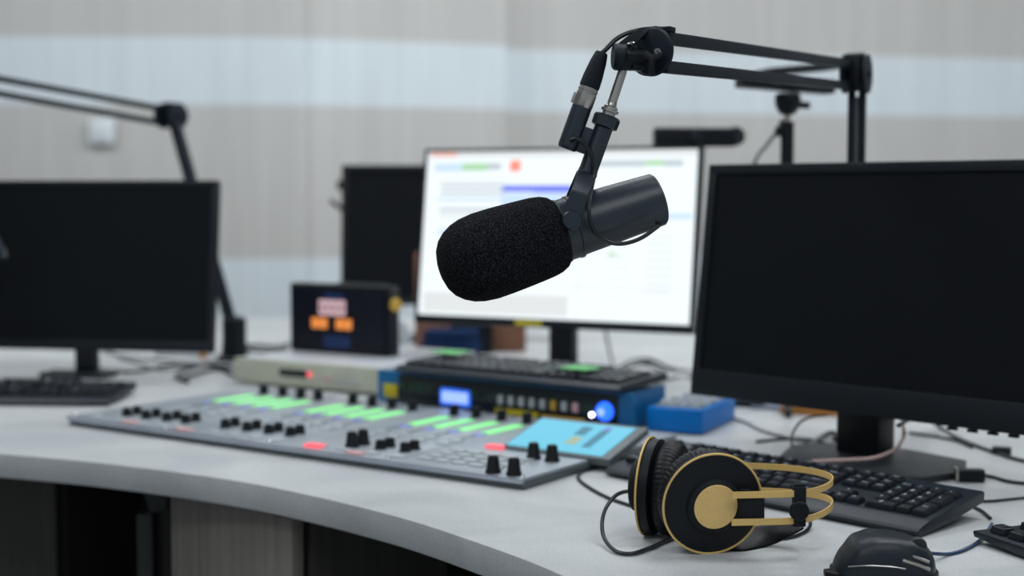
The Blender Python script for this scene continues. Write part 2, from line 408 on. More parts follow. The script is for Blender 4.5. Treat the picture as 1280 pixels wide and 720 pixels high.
# ------------------------------------------------------------------ microphone
def make_mic(name, label, origin, drop=0):
    """origin = centre of the yoke ring. Axis of the body runs right, up and slightly away."""
    S = 1367.0
    r = thing(name, label, 'microphone', T(*origin))
    ax = V((.952*.98, .20, .305*.98)).normalized()
    up = V((-.305, 0, .952)); B = frz((0, 0, 0), ax, up)       # local z = axis (towards the rear), x = up
    def L(px, py, dy=0): return V(((px-710)/S, dy, (286-py)/S))
    P = lambda *l: [(rr/S, ss/S) for rr, ss in l]
    # windscreen
    prof = [(0, -171), (14, -170.2), (26, -167), (36, -161), (44, -152), (50, -141), (53.5, -129), (55.5, -112), (55.2, -90), (54.2, -70), (53, -50), (51.8, -35), (49.8, -24), (46, -15.5), (41, -10.5), (36, -9), (30, -9)]
    fo = MB().lathe(P(*prof), B, 96).build('foam_windscreen', 'foam', r, 60); fo['label'] = 'thick black foam windscreen'
    MB().lathe(P((34, -16), (36, -14), (36.5, 0), (38.2, 9), (37.8, 20), (36.6, 60), (34.6, 110), (34.0, 122), (32.2, 124), (31, 123), (30, 118), (0, 117)), B, 72).build('body', 'mic', r)
    MB().lathe(P((38, -11.5), (40.2, -11), (40.6, -8), (39.2, -7.4), (39.2, 5), (40.4, 5.6), (40.4, 9), (38, 9.5), (30, 9.5), (30, -11.5)), B, 72).build('yoke_ring', 'mic', r)
    MB().lathe(P((0, 0), (3.4, 0), (3.4, 3), (0, 3)), frz(L(820, 277, -.0205), (.25, -1, -.6)), 20).build('cable_gland', 'matte', r)
    # yoke arms both sides, knob
    for sgn in (-1, 1):
        sd = sgn*1.0
        yk_ = sorted([sd*.0318, sd*.0360])
        b_ = bmesh.new()
        prof_ = [((700, 268), (725, 275), .0), ((712.5, 237), (732, 243), .0), ((722, 212), (746, 219), -.0235)]
        rr_ = []
        for (l_, r__, off_) in prof_:
            y0_, y1_ = (yk_[0]-sd*-off_*-1 if 0 else yk_[0]+sd*off_), yk_[1]+sd*off_
            rr_.append([b_.verts.new(L(l_[0], l_[1], y0_)), b_.verts.new(L(r__[0], r__[1], y0_)), b_.verts.new(L(r__[0], r__[1], y1_)), b_.verts.new(L(l_[0], l_[1], y1_))])
        for A_, B_ in zip(rr_, rr_[1:]):
            for k in range(4): b_.faces.new((A_[k], A_[(k+1) % 4], B_[(k+1) % 4], B_[k]))
        b_.faces.new(rr_[0][::-1]); b_.faces.new(rr_[-1]); bmesh.ops.recalc_face_normals(b_, faces=b_.faces)
        bmesh.ops.bevel(b_, geom=b_.edges[:], offset=.0007, segments=2, affect='EDGES')
        MB().add(b_).build('yoke_arm', 'mic', r)
        MB().lathe([(0, 0), (.0092, 0), (.0092, .0045), (.0080, .0062), (0, .0066)], frz(L(713, 274, sd*.0315), (0, sgn, 0)), 32).build('pivot_knob', 'mic', r)
    st0, st1 = L(733, 219), L(755.5, 156)
    d = (st1-st0).normalized()
    MB().lathe([(.0090, -.002), (.0090, .004), (.0086, .006), (.0086, (st1-st0).length)], frz(st0, d), 40).build('stem', 'mic', r)
    Bn = frz(st1, d)
    MB().lathe([(.009, -.003), (.0122, -.0015), (.0125, .0070), (.0112, .0090), (.008, .0095)], Bn, 8, flute=None).build('lock_nut', 'mic', r, 25)
    MB().lathe([(.0062, .009), (.0062, .012), (.0082, .0125), (.0082, .0150), (.0065, .0155), (.0065, .0175), (.0048, .0185), (.0036, .024)], Bn, 32).build('thread_adapter', 'silver', r)
    rod_end = L(778, 88); rd = rod_end-st1
    MB().tube([st1+rd*.25, rod_end+V((0, 0, drop))], .0042, 20).build('rod', 'silver', r)
    # XLR socket beside the stem
    x0, x1 = L(708.5, 185), L(727, 134); xd = (x1-x0).normalized(); X = frz(x0, xd); xl = (x1-x0).length
    MB().lathe([(0, -.0012), (.0078, -.001), (.0090, .001), (.0092, .003), (.0092, xl)], X, 40).build('xlr_socket', 'mic', r)
    MB().box((.020, .008, .024), (0, 0, 0), frz(L(733, 176, .002), d, (1, 0, 0)), .001).build('bridge_block', 'mic', r)
    pts = [L(713, 176, -.010), L(718, 174, -.0125), L(727, 178, -.013), L(737, 192, -.0125), L(742.5, 212, -.012), L(738, 235, -.020), L(733.5, 258, -.036), L(736, 278, -.036),
           L(746, 294, -.031), L(762, 302.5, -.026), L(780, 303, -.025), L(800, 296, -.025), L(821, 281.5, -.023)]
    MB().tube(smooth_pts(pts, 8), .0019, 10).build('pigtail_cable', 'cable', r)
    return r, L, (x1, xd)
mo = atd(710, 286, 1.31)
mic, ML, (x1, xd) = make_mic('studio_microphone', 'black broadcast microphone with foam windscreen hanging in front of the lit monitor', mo)
W = mo
# ------------------------------------------------------------------ XLR plug and cable running up to the arm
xp = thing('xlr_cable', 'black microphone cable with silver plug looping from the central microphone up to its arm', 'cable', frz(W+x1, xd))
MB().lathe([(.0088, 0), (.0094, .001), (.0094, .013), (.0089, .0135), (.0089, .0150), (.0094, .0155), (.0094, .0170), (.0088, .0175), (.0088, .019)], None, 40).build('plug_collar', 'silver', xp)
MB().box((.003, .006, .010), (-.0100, 0, .006), bev=.0008).build('latch', 'silver', xp)
MB().lathe([(.0090, .0188), (.0094, .021), (.0090, .030), (.0075, .044), (.0060, .0515), (.0052, .053), (.0025, .0535)], None, 36, flute=(.0205, .034, .06)).build('plug_boot', 'rubber', xp)
inv = xp.matrix_world.inverted()
ce = W+x1+xd*.052
pts = [ce, W+ML(757, 62, 0), W+ML(770, 49, .004), W+ML(786, 40.5, .008), W+ML(803, 36, .012), W+ML(817, 35.5, .012), W+ML(830, 39, .02), W+ML(838, 40, .04)]
MB().tube([inv @ q for q in smooth_pts(pts, 8)], .0022, 10).build('lead', 'cable', xp)

# ------------------------------------------------------------------ boom arm
E0 = 1.93
elbow = atd(1072, 93, E0)
def boom(name, label, head_u, head_l, el_u, el_l, elb, base_z, post_off, head_hub=True, foot=None, bw=.009, fs=1.0):
    """parallel bar arm: head_u/l and el_u/l are the ends of the upper and lower bars"""
    hd = (V(head_u)+V(head_l))/2; foot = foot or V((elb.x, elb.y, base_z))
    r = thing(name, label, 'microphone arm', T(foot.x, foot.y, base_z))
    o = V((foot.x, foot.y, base_z))
    ad = V((elb.x-hd.x, elb.y-hd.y, 0)).normalized(); nn = V((ad.y, -ad.x, 0))
    if nn.y > 0: nn = -nn
    MB().beam(V(head_u)-o, V(el_u)-o, .009, .0112).build('upper_bar', 'arm', r)
    MB().beam(V(head_l)-o, V(el_l)-o, .009, .0112).build('lower_bar', 'arm', r)
    # elbow: two long plates and a cover
    c = V(elb)-o
    for sg in (-1, 1):
        pl = []
        for k in range(33):
            a = 2*PI*k/32; rr = .0235
            pl.append((rr*math.cos(a), rr*math.sin(a)*1.12))
        MB().prism(pl[:-1], 0, .004, frz(c+nn*(sg*.011)+(V((0, 0, 0)) if sg > 0 else -ad*.016), nn*sg, ad), bev=.001).build('elbow_plate', 'arm', r)
    MB().lathe([(0, -.016), (.005, -.016), (.005, .017), (.003, .018), (0, .018)], frz(c, nn), 20).build('elbow_bolt', 'black', r)
    for (dx, dz) in ((-.014, .022), (-.012, -.018)): MB().tube([c+ad*dx+V((0, 0, dz))-nn*.012, c+ad*dx+V((0, 0, dz))+nn*.012], .0055, 16).build('pivot_pin', 'black', r)
    MB().box((.034, .016, .046), (-.004, 0, .002), frame(c, ad, z=(0, 0, 1)), .003).build('elbow_block', 'black', r)
    # posts
    ft = V((0, 0, 0))
    for sg in (-1, 1):
        off = nn*(sg*post_off)
        MB().beam(c+off+V((0, 0, -.012)), off+V((0, 0, .05)), bw, bw, up=nn).build('post_bar', 'arm', r)
    MB().beam(c+V((0, 0, -.03))-nn*0, V((0, 0, .05)), .003, .004, up=nn).build('spring', 'cablegrey', r)
    MB().lathe([(.026, 0), (.026, .004), (.020, .008), (.018, .03), (.018, .062), (.012, .066), (0, .066)], Matrix.Diagonal((fs, fs, fs, 1)), 36).build('clamp_base', 'black', r)
    return r, o
hu, hl = atd(833, 48, 1.31), atd(829, 83.5, 1.31)
eu, el = atd(1064, 80, E0), atd(1062, 107.5, E0)
arm, ao = boom('microphone_arm', 'black boom arm standing behind the right monitor and holding the central microphone', hu, hl, eu, el, elbow, .75, .0072)
# head joint of the near arm
J = lambda px, py, dy=0: atd(px, py, 1.31+dy)-ao
nL = V((-.62, -.78, 0)).normalized()
for k, (px, dy) in enumerate(((817, -.010), (812, .014))):
    MB().lathe([(0, 0), (.0215, 0), (.0222, .0015), (.0205, .0042), (.015, .0058), (0, .0062)], frz(J(px, 65, dy), nL) @ Matrix.Diagonal((1, 1, 1, 1)), 48).build('head_disc', 'arm', arm)
hbo = J(800, 55, .004); k_ = 1.31/1778
MB().prism([((x-800)*k_, (55-y)*k_) for x, y in ((766, 60), (783, 47), (800, 36), (822, 34), (836, 46), (824, 74), (800, 84), (772, 80))], -.006, .006, frz(hbo, (-.25, -1, .05)), bev=.002).build('head_bracket', 'arm', arm)
MB().lathe([(0, 0), (.0105, 0), (.0122, .002), (.0122, .020), (.011, .022), (0, .022)], frz(J(766, 71, -.004), (1, .12, -.02)), 40).build('swivel_hub', 'arm', arm)
MB().lathe([(.0062, 0), (.0062, .024), (0, .024)], frz(J(783, 70, -.012), (1, .1, -.02)), 8).build('clamp_screw', 'black', arm, 20)
MB().prism([(-.0035, -.004), (.0035, -.004), (.0030, .004), (.0115, .0085), (.013, .0125), (.009, .0135), (0, .0075), (-.005, .0115), (-.0095, .0110), (-.0085, .0075), (-.003, .003)], -.002, .002,
    frz(J(810, 70, -.026), (-.3, -1, .1), (1, 0, 0)) @ RZ(-2.2) @ Matrix.Diagonal((1.0, 1.0, 1.5, 1)), bev=.0008).build('wing_nut', 'black', arm)
MB().box((.016, .010, .009), (0, 0, 0), frame(J(800, 83, -.006), (1, .2, -.12), z=(0, 0, 1)), .002).build('lower_bracket', 'black', arm)
MB().lathe([(0, 0), (.0035, 0), (.0035, .0012), (.0028, .002), (0, .002)], frz(J(789, 55, -.010), (-.2, -.3, 1)), 16).build('set_screw', 'chrome', arm)
MB().lathe([(0, 0), (.0042, 0), (.0042, .003), (.002, .003), (0, .002)], frz(J(824, 66, -.022), nL), 6).build('hex_bolt', 'chrome', arm, 20)
MB().ribbon(smooth_pts([J(788, 62, -.013), J(800, 48, -.012), J(813, 37, -.008), J(826, 36, 0), J(838, 38, .02)], 6), .005, .0018, (0, -1, .3)).build('cable_tie', 'rubber', arm)
MB().box((.010, .016, .005), (0, 0, 0), frame(J(832, 37.5, .005), (1, 1.2, -.1), z=(0, 0, 1)), .001).build('cable_clip', 'rubber', arm)

# far left arm and microphone
EL = 2.88
elb2 = atd(218, 145, EL)
foot2 = at(291, 452, .75); foot2 = V((foot2.x, EL-.02, .75))
arm2, ao2 = boom('microphone_arm', 'black boom arm rising behind the left monitor out to the left edge',
    atd(-150, 71, 2.45), atd(-150, 90, 2.45), atd(208, 137, EL), atd(208, 155, EL), elb2, .75, .0085, foot=foot2, bw=.012, fs=1.35)
mic2o = atd(-62, 327, 2.5)
mic2, _, _ = make_mic('studio_microphone', 'second broadcast microphone whose rear end just shows at the left edge before the left monitor', mic2o, drop=.22)

# ------------------------------------------------------------------ monitors
def monitor(name, label, C, dirv, width, zb, zt, tilt, bez, chin, screenmat, neckz=.02, neck_w=.07, back=.07, base=(.24, .19), base_poly=None, neckdep=.03, neck_x=0):
    """C centre of panel on the plan, dirv along the panel (left to right as seen), root on the desk under it"""
    Mx = dirframe((C[0], C[1], .75), dirv[0], dirv[1])
    r = thing(name, label, 'monitor', Mx)
    H = zt-zb; zc = (zb+zt)/2-.75
    TM = T(0, 0, zc) @ RX(-tilt)
    # housing
    MB().box((width, .018, H), (0, .009, 0), TM, .003).box((width*.62, .030, H*.6), (0, .030, -.01), TM, .010).build('housing', 'bezel', r)
    mb = MB(); y = -.0015
    mb.box((bez, .005, H), (-width/2+bez/2, y, 0), TM, .001); mb.box((bez, .005, H), (width/2-bez/2, y, 0), TM, .001)
    mb.box((width, .005, bez), (0, y, H/2-bez/2), TM, .001); mb.box((width, .006, chin), (0, y, -H/2+chin/2), TM, .0015)
    mb.build('bezel', 'bezel', r)
    sc = MB().box((width-2*bez, .002, H-bez-chin), (0, .0, (chin-bez)/2), TM).build('screen', screenmat, r)
    # neck and base
    mb = MB(); mb.box((neck_w, neckdep, zc+.04), (neck_x, back, (zc+.04)/2+.006), None, .006); mb.box((.09, .02, .09), (0, max(back, .040)+.006, zc), None, .004)
    mb.build('neck', 'bezel', r)
    if base_poly: MB().prism(base_poly, 0, .009, bev=.002).build('base', 'standbase', r)
    else: MB().box((base[0], base[1], .010), (0, back-.01, .005), None, .004).build('base', 'standbase', r)
    return r, TM, sc
# right
mr, TMr, _ = monitor('computer_monitor', 'large switched-off black monitor at the right with a thick chin and octagonal stand', (.4425, 1.7495), (.192, -.19), .52, .815, 1.128, math.radians(7), .013, .036, 'screenoff',
    neck_w=.062, back=.040, neckdep=.042, neck_x=-.028, base_poly=[(-.125, .020), (-.085, -.075), (-.02, -.10), (.06, -.09), (.105, -.055), (.122, .015), (.09, .080), (0, .098), (-.09, .080)])
for k in range(4): MB().box((.012, .006, .004), (.12+.025*k, .004, -.159), TMr, .001).build('menu_button', 'black', mr)
# left
ml, TMl, _ = monitor('computer_monitor', 'switched-off black monitor at the left edge on a slim stand behind a keyboard', (-.802, 2.60), (.437, -.076), .545, .801, 1.112, math.radians(7), .010, .020, 'screenoff', neck_w=.038, back=.02, neck_x=.013, base=(.13, .06))
# centre, lit
mc, TMc, scc = monitor('computer_monitor', 'lit white computer monitor in the centre showing a bright program window behind the microphone', (.072, 2.51), (.49, -.23), .532, .850, 1.170, math.radians(8), .006, .015, 's_white', neck_w=.048, back=.05, base=(.22, .18))
UI = [('s_lgrey', 0, 0, 1, .035), ('s_red', .015, .004, .10, .022), ('s_lblue', .03, .07, .11, .05), ('s_green', .14, .07, .10, .045), ('s_grey', .24, .07, .05, .04), ('s_red', .325, .055, .04, .065),
      ('s_grey', .61, .062, .21, .035), ('s_green', .80, .062, .09, .03), ('s_grey', .88, .062, .07, .035),
      ('s_lgrey', .04, .17, .27, .012), ('s_grey', .06, .20, .25, .018), ('s_grey', .06, .24, .25, .018), ('s_lblue', .05, .28, .25, .02), ('s_grey', .06, .345, .24, .02), ('s_lgrey', .06, .385, .2, .02),
      ('s_lblue', .06, .47, .17, .02), ('s_grey', .06, .50, .17, .012), ('s_lgrey', .06, .56, .18, .012), ('s_lblue', .06, .63, .16, .014),
      ('s_blue', .30, .205, .13, .04), ('s_blue', .42, .205, .14, .045), ('s_lblue', .30, .255, .27, .10), ('s_lblue', .90, .37, .09, .03),
      ('s_lgrey', .02, .86, .55, .12), ('s_lgrey', .60, .52, .004, .40), ('s_green', .705, .60, .03, .015),
      ('s_lgrey', .02, .80, .96, .006)] + [('s_lgrey', .84, .50+.045*k, .09, .01) for k in range(8)] + [('s_lgrey', .70, .56+.06*k, .08, .008) for k in range(6)]
sw_, sh_ = .520, .299
keys = sorted(set(u[0] for u in UI)); mb = MB()
for n_, x, y, a, b in UI:
    mb.box((a*sw_, .0006, b*sh_), (-sw_/2+(x+a/2)*sw_, -.0016, sh_/2+.0045-(y+b/2)*sh_), TMc, mi=keys.index(n_))
mb.build('window_graphics', keys, mc)
MB().box((.052, .002, .010), (-.035, -.0056, -.1530), TMc, .0005).build('yellow_label', 'yellow', mc)
# rear monitor behind the lit one
mb_, TMb, _ = monitor('computer_monitor', 'switched-off dark monitor at the back, half hidden behind the lit central monitor', (-.118, 3.24), (1, -.05), .545, .832, 1.152, math.radians(5), .012, .018, 'screenoff', back=.05)
MB().box((.012, .022, .022), (-.278, .01, .115), TMb, .004).tube([V((-.272, .01, 1.00-.75+.05)), V((-.30, .02, 1.02-.75+.05))], .005, 10).build('headset_hook', 'black', mb_)

# ------------------------------------------------------------------ keyboards
GL = {}
def glyph(ch, size):
    """flat letter mesh data (verts, faces) centred"""
    if (ch, size) in GL: return GL[(ch, size)]
    cu = bpy.data.curves.new('g', 'FONT'); cu.body = ch; cu.size = size; cu.align_x = 'CENTER'; cu.align_y = 'CENTER'; cu.resolution_u = 2
    ob = bpy.data.objects.new('g', cu); COL.objects.link(ob)
    bpy.context.view_layer.update()
    me = bpy.data.meshes.new_from_object(ob.evaluated_get(bpy.context.evaluated_depsgraph_get()))
    d = ([tuple(v.co) for v in me.vertices], [tuple(p.vertices) for p in me.polygons])
    bpy.data.objects.remove(ob); bpy.data.curves.remove(cu); bpy.data.meshes.remove(me)
    GL[(ch, size)] = d; return d
ROWS = [
 (4.55, [(0, 1, 'Esc'), (2, 1, 'F1'), (3, 1, 'F2'), (4, 1, 'F3'), (5, 1, 'F4'), (6.5, 1, 'F5'), (7.5, 1, 'F6'), (8.5, 1, 'F7'), (9.5, 1, 'F8'), (11, 1, 'F9'), (12, 1, 'F10'), (13, 1, 'F11'), (14, 1, 'F12'), (15.3, 1, 'Prt'), (16.3, 1, 'Scr'), (17.3, 1, 'Pau')]),
 (3.4, [(i, 1, c) for i, c in enumerate('`1234567890-=')]+[(13, 2, 'Back'), (15.3, 1, 'Ins'), (16.3, 1, 'Hm'), (17.3, 1, 'PgU'), (18.6, 1, 'Num'), (19.6, 1, '/'), (20.6, 1, '*'), (21.6, 1, '-')]),
 (2.4, [(0, 1.5, 'Tab')]+[(1.5+i, 1, c) for i, c in enumerate('QWERTYUIOP[]')]+[(13.5, 1.5, '\\'), (15.3, 1, 'Del'), (16.3, 1, 'End'), (17.3, 1, 'PgD'), (18.6, 1, '7'), (19.6, 1, '8'), (20.6, 1, '9')]),
 (1.4, [(0, 1.75, 'Caps')]+[(1.75+i, 1, c) for i, c in enumerate("ASDFGHJKL;'")]+[(12.75, 2.25, 'Enter'), (18.6, 1, '4'), (19.6, 1, '5'), (20.6, 1, '6')]),
 (.4, [(0, 2.25, 'Shift')]+[(2.25+i, 1, c) for i, c in enumerate('ZXCVBNM,./')]+[(12.25, 2.75, 'Shift'), (16.3, 1, '^'), (18.6, 1, '1'), (19.6, 1, '2'), (20.6, 1, '3')]),
 (-.6, [(0, 1.5, 'Ctrl'), (1.5, 1, ''), (2.5, 1.5, 'Alt'), (4, 6, ''), (10, 1.5, 'Alt'), (11.5, 1, ''), (12.5, 1, ''), (13.5, 1.5, 'Ctrl'), (15.3, 1, '<'), (16.3, 1, 'v'), (17.3, 1, '>'), (18.6, 2, '0'), (20.6, 1, '.')])]
TALL = [(21.6, 2.4, '+'), (21.6, .4, 'Ent')]
def keyboard(name, label, front_left, front_right, depth, ztop_front=.012, rise=.016, lift=0, legends=True, palm=.018, keyh=.008, z0=.75, feet=False, dome=False):
    a, b = V(front_left), V(front_right); Wd = (b-a).length
    Mx = dirframe((a.x, a.y, z0), b.x-a.x, b.y-a.y)
    r = thing(name, label, 'keyboard', Mx)
    tilt = math.atan2(lift, depth); TL = T(0, 0, .001) @ RX(tilt)
    # body side profile (y, z) extruded along x
    prof = [(.004, 0), (0, .006), (.006, ztop_front*.72), (palm, ztop_front), (depth-.004, ztop_front+rise*.55), (depth, ztop_front+rise*.35), (depth-.002, ztop_front*.55), (depth*.5, .001)]
    MB().prism([(p[0], p[1]) for p in prof], 0, Wd, TL @ frame((0, 0, 0), (0, 1, 0), z=(1, 0, 0)), bev=.0015).build('body', 'kbbody', r)
    # y, z -> plane of keys
    ky0 = palm+.006; kd = depth-palm-.012; pitch_y = kd/6.45; pitch_x = (Wd-.016)/22.6
    slope = math.atan2(rise*.5, depth-palm)
    def kpos(x, row_y, w_, h_=1):
        X = .008+(x+w_/2)*pitch_x; Y = ky0+(row_y+.6+h_/2)*pitch_y
        return X, Y, ztop_front+(Y-palm)*math.tan(slope)
    cache = {}
    allk = [(x, ry, w_, 1, t) for ry, row in ROWS for (x, w_, t) in row]+[(x, ry-1, 1, 2, t) for (x, ry, t) in TALL]
    for x, ry, w_, h_, t in allk:
        X, Y, Z = kpos(x, ry, w_, h_)
        key = (w_, h_, t if legends else '')
        if key not in cache:
            sx, sy = w_*pitch_x-.0014, h_*pitch_y-.0014
            b_ = bmesh.new(); tv = []
            for zz, ins in ((-.002, 0), (keyh*.55, .0003), (keyh, .0021)):
                tv.append([b_.verts.new((sg*(sx/2-ins), tg*(sy/2-ins)+(.0004 if zz > 0 else 0), zz)) for sg, tg in ((-1, -1), (1, -1), (1, 1), (-1, 1))])
            b_.faces.new(tv[0][::-1]); b_.faces.new(tv[-1])
            for A_, B_ in zip(tv, tv[1:]):
                for k in range(4): b_.faces.new((A_[k], A_[(k+1) % 4], B_[(k+1) % 4], B_[k]))
            bmesh.ops.bevel(b_, geom=b_.edges[:], offset=.0016 if dome else .0006, segments=3 if dome else 2, affect='EDGES')
            mbk = MB().add(b_)
            if legends and t:
                g = glyph(t, .0085 if len(t) == 1 else .0048)
                b2 = bmesh.new(); vs = [b2.verts.new((v[0]-(0 if len(t) > 1 else .0018), v[1]+.0012, keyh+.00012)) for v in g[0]]
                for f in g[1]:
                    try: b2.faces.new([vs[i] for i in f])
                    except ValueError: pass
                mbk.add(b2, None, 1)
            cache[key] = mbk.mesh('key', ['key', 'legend'])
        o = bpy.data.objects.new('key', cache[key]); COL.objects.link(o); o.parent = r
        o.matrix_local = TL @ T(X, Y, Z) @ RX(slope)
    if feet:
        for fx in (.03, Wd-.03):
            MB().prism([(depth-.05, .002), (depth-.022, .002), (depth-.026, -lift*.80), (depth-.034, -lift*.80)], -.010, .010, T(fx, 0, 0) @ RX(tilt) @ frame((0, 0, 0), (0, 1, 0), z=(1, 0, 0))).build('foot', 'matte', r)
    return r, Mx, TL
kbR, KM, KT = keyboard('computer_keyboard', 'black full-size keyboard with pale key legends between the headphones and the right monitor stand', (.110, 1.684, 0), (.398, 1.376, 0), .132, .012, .013, .010, feet=True, palm=.022, keyh=.006)
kbL, _, _ = keyboard('computer_keyboard', 'black keyboard at the left edge lying in front of the left monitor', (-1.075, 2.255, 0), (-.64, 2.235, 0), .15, .012, .014, 0, legends=True)
kbC, KMc, KTc = keyboard('computer_keyboard', 'black keyboard with green stickers resting on the blue rack unit', (-.185, 2.212, 0), (.148, 1.972, 0), .14, .010, .010, 0, z0=.8085, palm=.010, keyh=.006)
def onkb(r, name, m, x, y, sx, sy, z, label=None):
    o = MB().box((sx, sy, .0012), (x, y, z), KTc, .0004).build(name, m, r)
    if label: o['label'] = label
onkb(kbC, 'sticker', 'greensticker', .045, .085, .052, .045, .0265, 'green sticker')
onkb(kbC, 'sticker', 'greensticker', .315, .050, .050, .045, .0240, 'green sticker')
kbN, _, _ = keyboard('computer_keyboard', 'thick black keyboard with rounded keys cut off by the right edge beside the mouse', (.505, 1.222, 0), (.90, 1.39, 0), .15, .0105, .003, 0, legends=False, palm=.002, keyh=.008, dome=True)

# ------------------------------------------------------------------ mixing console
A = at(86, 531); Bp = at(655, 613); u = (Bp-A).normalized(); CL = (Bp-A).length; CDp = .368
con = thing('mixing_console', 'silver broadcast mixing console with green lit strips and a cyan screen lying on the worktop', 'mixing console', dirframe(A, u.x, u.y))
MB().box((CL, CDp, .010), (CL/2, CDp/2, .006), bev=.002).build('chassis', 'consoleside', con)
top = .0125
for k in range(4):
    MB().box((CL/4-.0008, CDp, .004), (CL/8+CL/4*k, CDp/2, .0105+.0012), bev=.0008).build('module_plate', 'console', con)
top = .0137
MB().box((CL, .005, .006), (CL/2, -.0025, .0105), bev=.0015).build('front_trim', 'consoleedge', con)
for k in range(5):
    x = [.006, .2, .4, .6, CL-.006][k]
    MB().lathe([(0, .003), (.002, .0028), (.0033, .0012), (.0035, 0)], T(x, .006, top), 20).build('rivet', 'chrome', con)
FU = [.078, .120, .159, .196, .268, .307, .346, .386, .463, .503, .548, .592]
su = [.070, .112, .152, .190, .262, .300, .340, .378, .462, .505, .548, .590]
kn = knb = fd = gs_ = vi = None
for i, x in enumerate(su):
    m_ = MB().box((.0165, .080, .0012), (0, 0, .0006), bev=.0004)
    if gs_ is None: gs_ = m_.build('lit_strip', 'green', con, loc=(x+.002, .262, top))
    else: copypart(gs_, con, (x+.002, .262, top))
    if vi is None: vi = MB().box((.012, .014, .0012), (0, 0, .0006), bev=.0004).build('status_light', 'violet', con, loc=(x+.002, .205, top))
    else: copypart(vi, con, (x+.002, .205, top))
    if fd is None: fd = MB().box((.009, .014, .016), (0, 0, .008), bev=.002).box((.003, .20, .0006), (0, -.06, .0003)).build('fader_cap', 'matte', con, loc=(FU[i], .322, top))
    else: copypart(fd, con, (FU[i], .322, top))
knob_me = MB().lathe([(.0078, 0), (.0078, .002), (.0068, .003), (.0063, .0105), (.0055, .012), (0, .0122)], None, 24)
small = [(.073, .046), (.115, .046), (.154, .05), (.191, .052), (.268, .054), (.310, .054), (.349, .056), (.387, .058), (.551, .050), (.588, .054)]
for i, (x, y) in enumerate(small):
    if i == 0: kn = knob_me.build('knob', 'matte', con, loc=(x, y, top))
    else: copypart(kn, con, (x, y, top))
    copypart(kn, con, (x, y+.019, top))
tall = MB().lathe([(.0095, 0), (.0092, .003), (.0080, .005), (.0066, .018), (.0056, .020), (0, .0202)], None, 24).build('tall_knob', 'matte', con, loc=(.512, .040, top))
for x, y in ((.512, .062), (.757, .008), (.785, .010), (.748, .106), (.775, .106)): copypart(tall, con, (x, y, top))
# flat buttons along the front and between the strips
bw = MB().box((.020, .012, .002), (0, 0, .001), bev=.0005).build('button', 'btnwhite', con, loc=(.035, .022, top))
for i, x in enumerate(FU[:8]+[.463, .503, .548, .590]):
    copypart(bw, con, (x+.014, .020, top)); copypart(bw, con, (x+.006, .125, top)); copypart(bw, con, (x+.006, .150, top))
for r_ in range(4):
    for c_ in range(5): copypart(bw, con, (.64+.026*c_, .030+.022*r_, top))
bp_ = MB().box((.028, .014, .0022), (0, 0, .0011), bev=.0005).build('pink_button', 'btnpink', con, loc=(.125, .003+.006, top))
copypart(bp_, con, (.235, .009, top)); copypart(bp_, con, (.545, .009, top))
rl = MB().box((.026, .016, .004), (0, 0, .002), bev=.001).build('red_lit_button', 'redlit', con, loc=(.472, .014, top))
copypart(rl, con, (.668, .140, top))
mbl = MB()
for i, x in enumerate(FU): mbl.box((.0012, .14, .0004), (x-.018, .13, top))
mbl.build('engraving', 'line', con)
# tilted screen module
TS = T(.676, .142, top) @ RX(math.radians(15))
MB().box((.160, .100, .010), (.080, .048, -.001), TS, .002).build('screen_housing', 'consoleside', con)
MB().box((.142, .086, .001), (.075, .047, .0044), TS).build('touch_screen', 'screenblue', con)
mb = MB(); mb.box((.012, .052, .0004), (.112, .047, .0051), TS, mi=0); mb.box((.015, .025, .0004), (.083, .066, .0051), TS, mi=0); mb.box((.016, .022, .0004), (.086, .036, .0051), TS, mi=1)
mb.box((.010, .012, .0004), (.112, .077, .0051), TS, mi=2)
mb.build('screen_graphics', ['screencyan2', 'screencream', 'violet'], con)

# ------------------------------------------------------------------ outboard units behind the console
# cream fronted rack unit
g0 = V((-.492, 2.52, .75)); g1 = V((-.222, 2.36, .75)); gd = (g1-g0).normalized(); GLn = (g1-g0).length
gu = thing('rack_unit', 'cream fronted silver rack unit with a small black display behind the console', 'audio unit', dirframe(g0, gd.x, gd.y))
MB().box((GLn, .30, .041), (GLn/2, .152, .0255), bev=.002).build('case', 'alu', gu)
MB().box((GLn, .006, .043), (GLn/2, -.001, .0255), bev=.002).build('front_panel', 'cream', gu)
MB().box((.060, .002, .012), (.134, -.005, .027), bev=.0005).build('display', 'darkglass', gu)
MB().lathe([(0, 0), (.005, 0), (.005, .002), (0, .003)], T(.170, -.004, .027) @ RX(PI/2), 20).build('red_indicator', 'redlit', gu)
for k in range(3): MB().box((.006, .003, .004), (.200+.009*k, -.005, .023), bev=.0005).build('red_key', 'btnpink', gu)
for k in range(4): MB().box((.007, .003, .008), (.232+.013*k, -.005, .021), bev=.0005).build('pale_key', 'btnwhite', gu)
for x in (.03, GLn-.03):
    for y in (.03, .27): MB().lathe([(.008, 0), (.008, .005), (0, .005)], T(x, y, 0), 16).build('foot', 'rubber', gu)
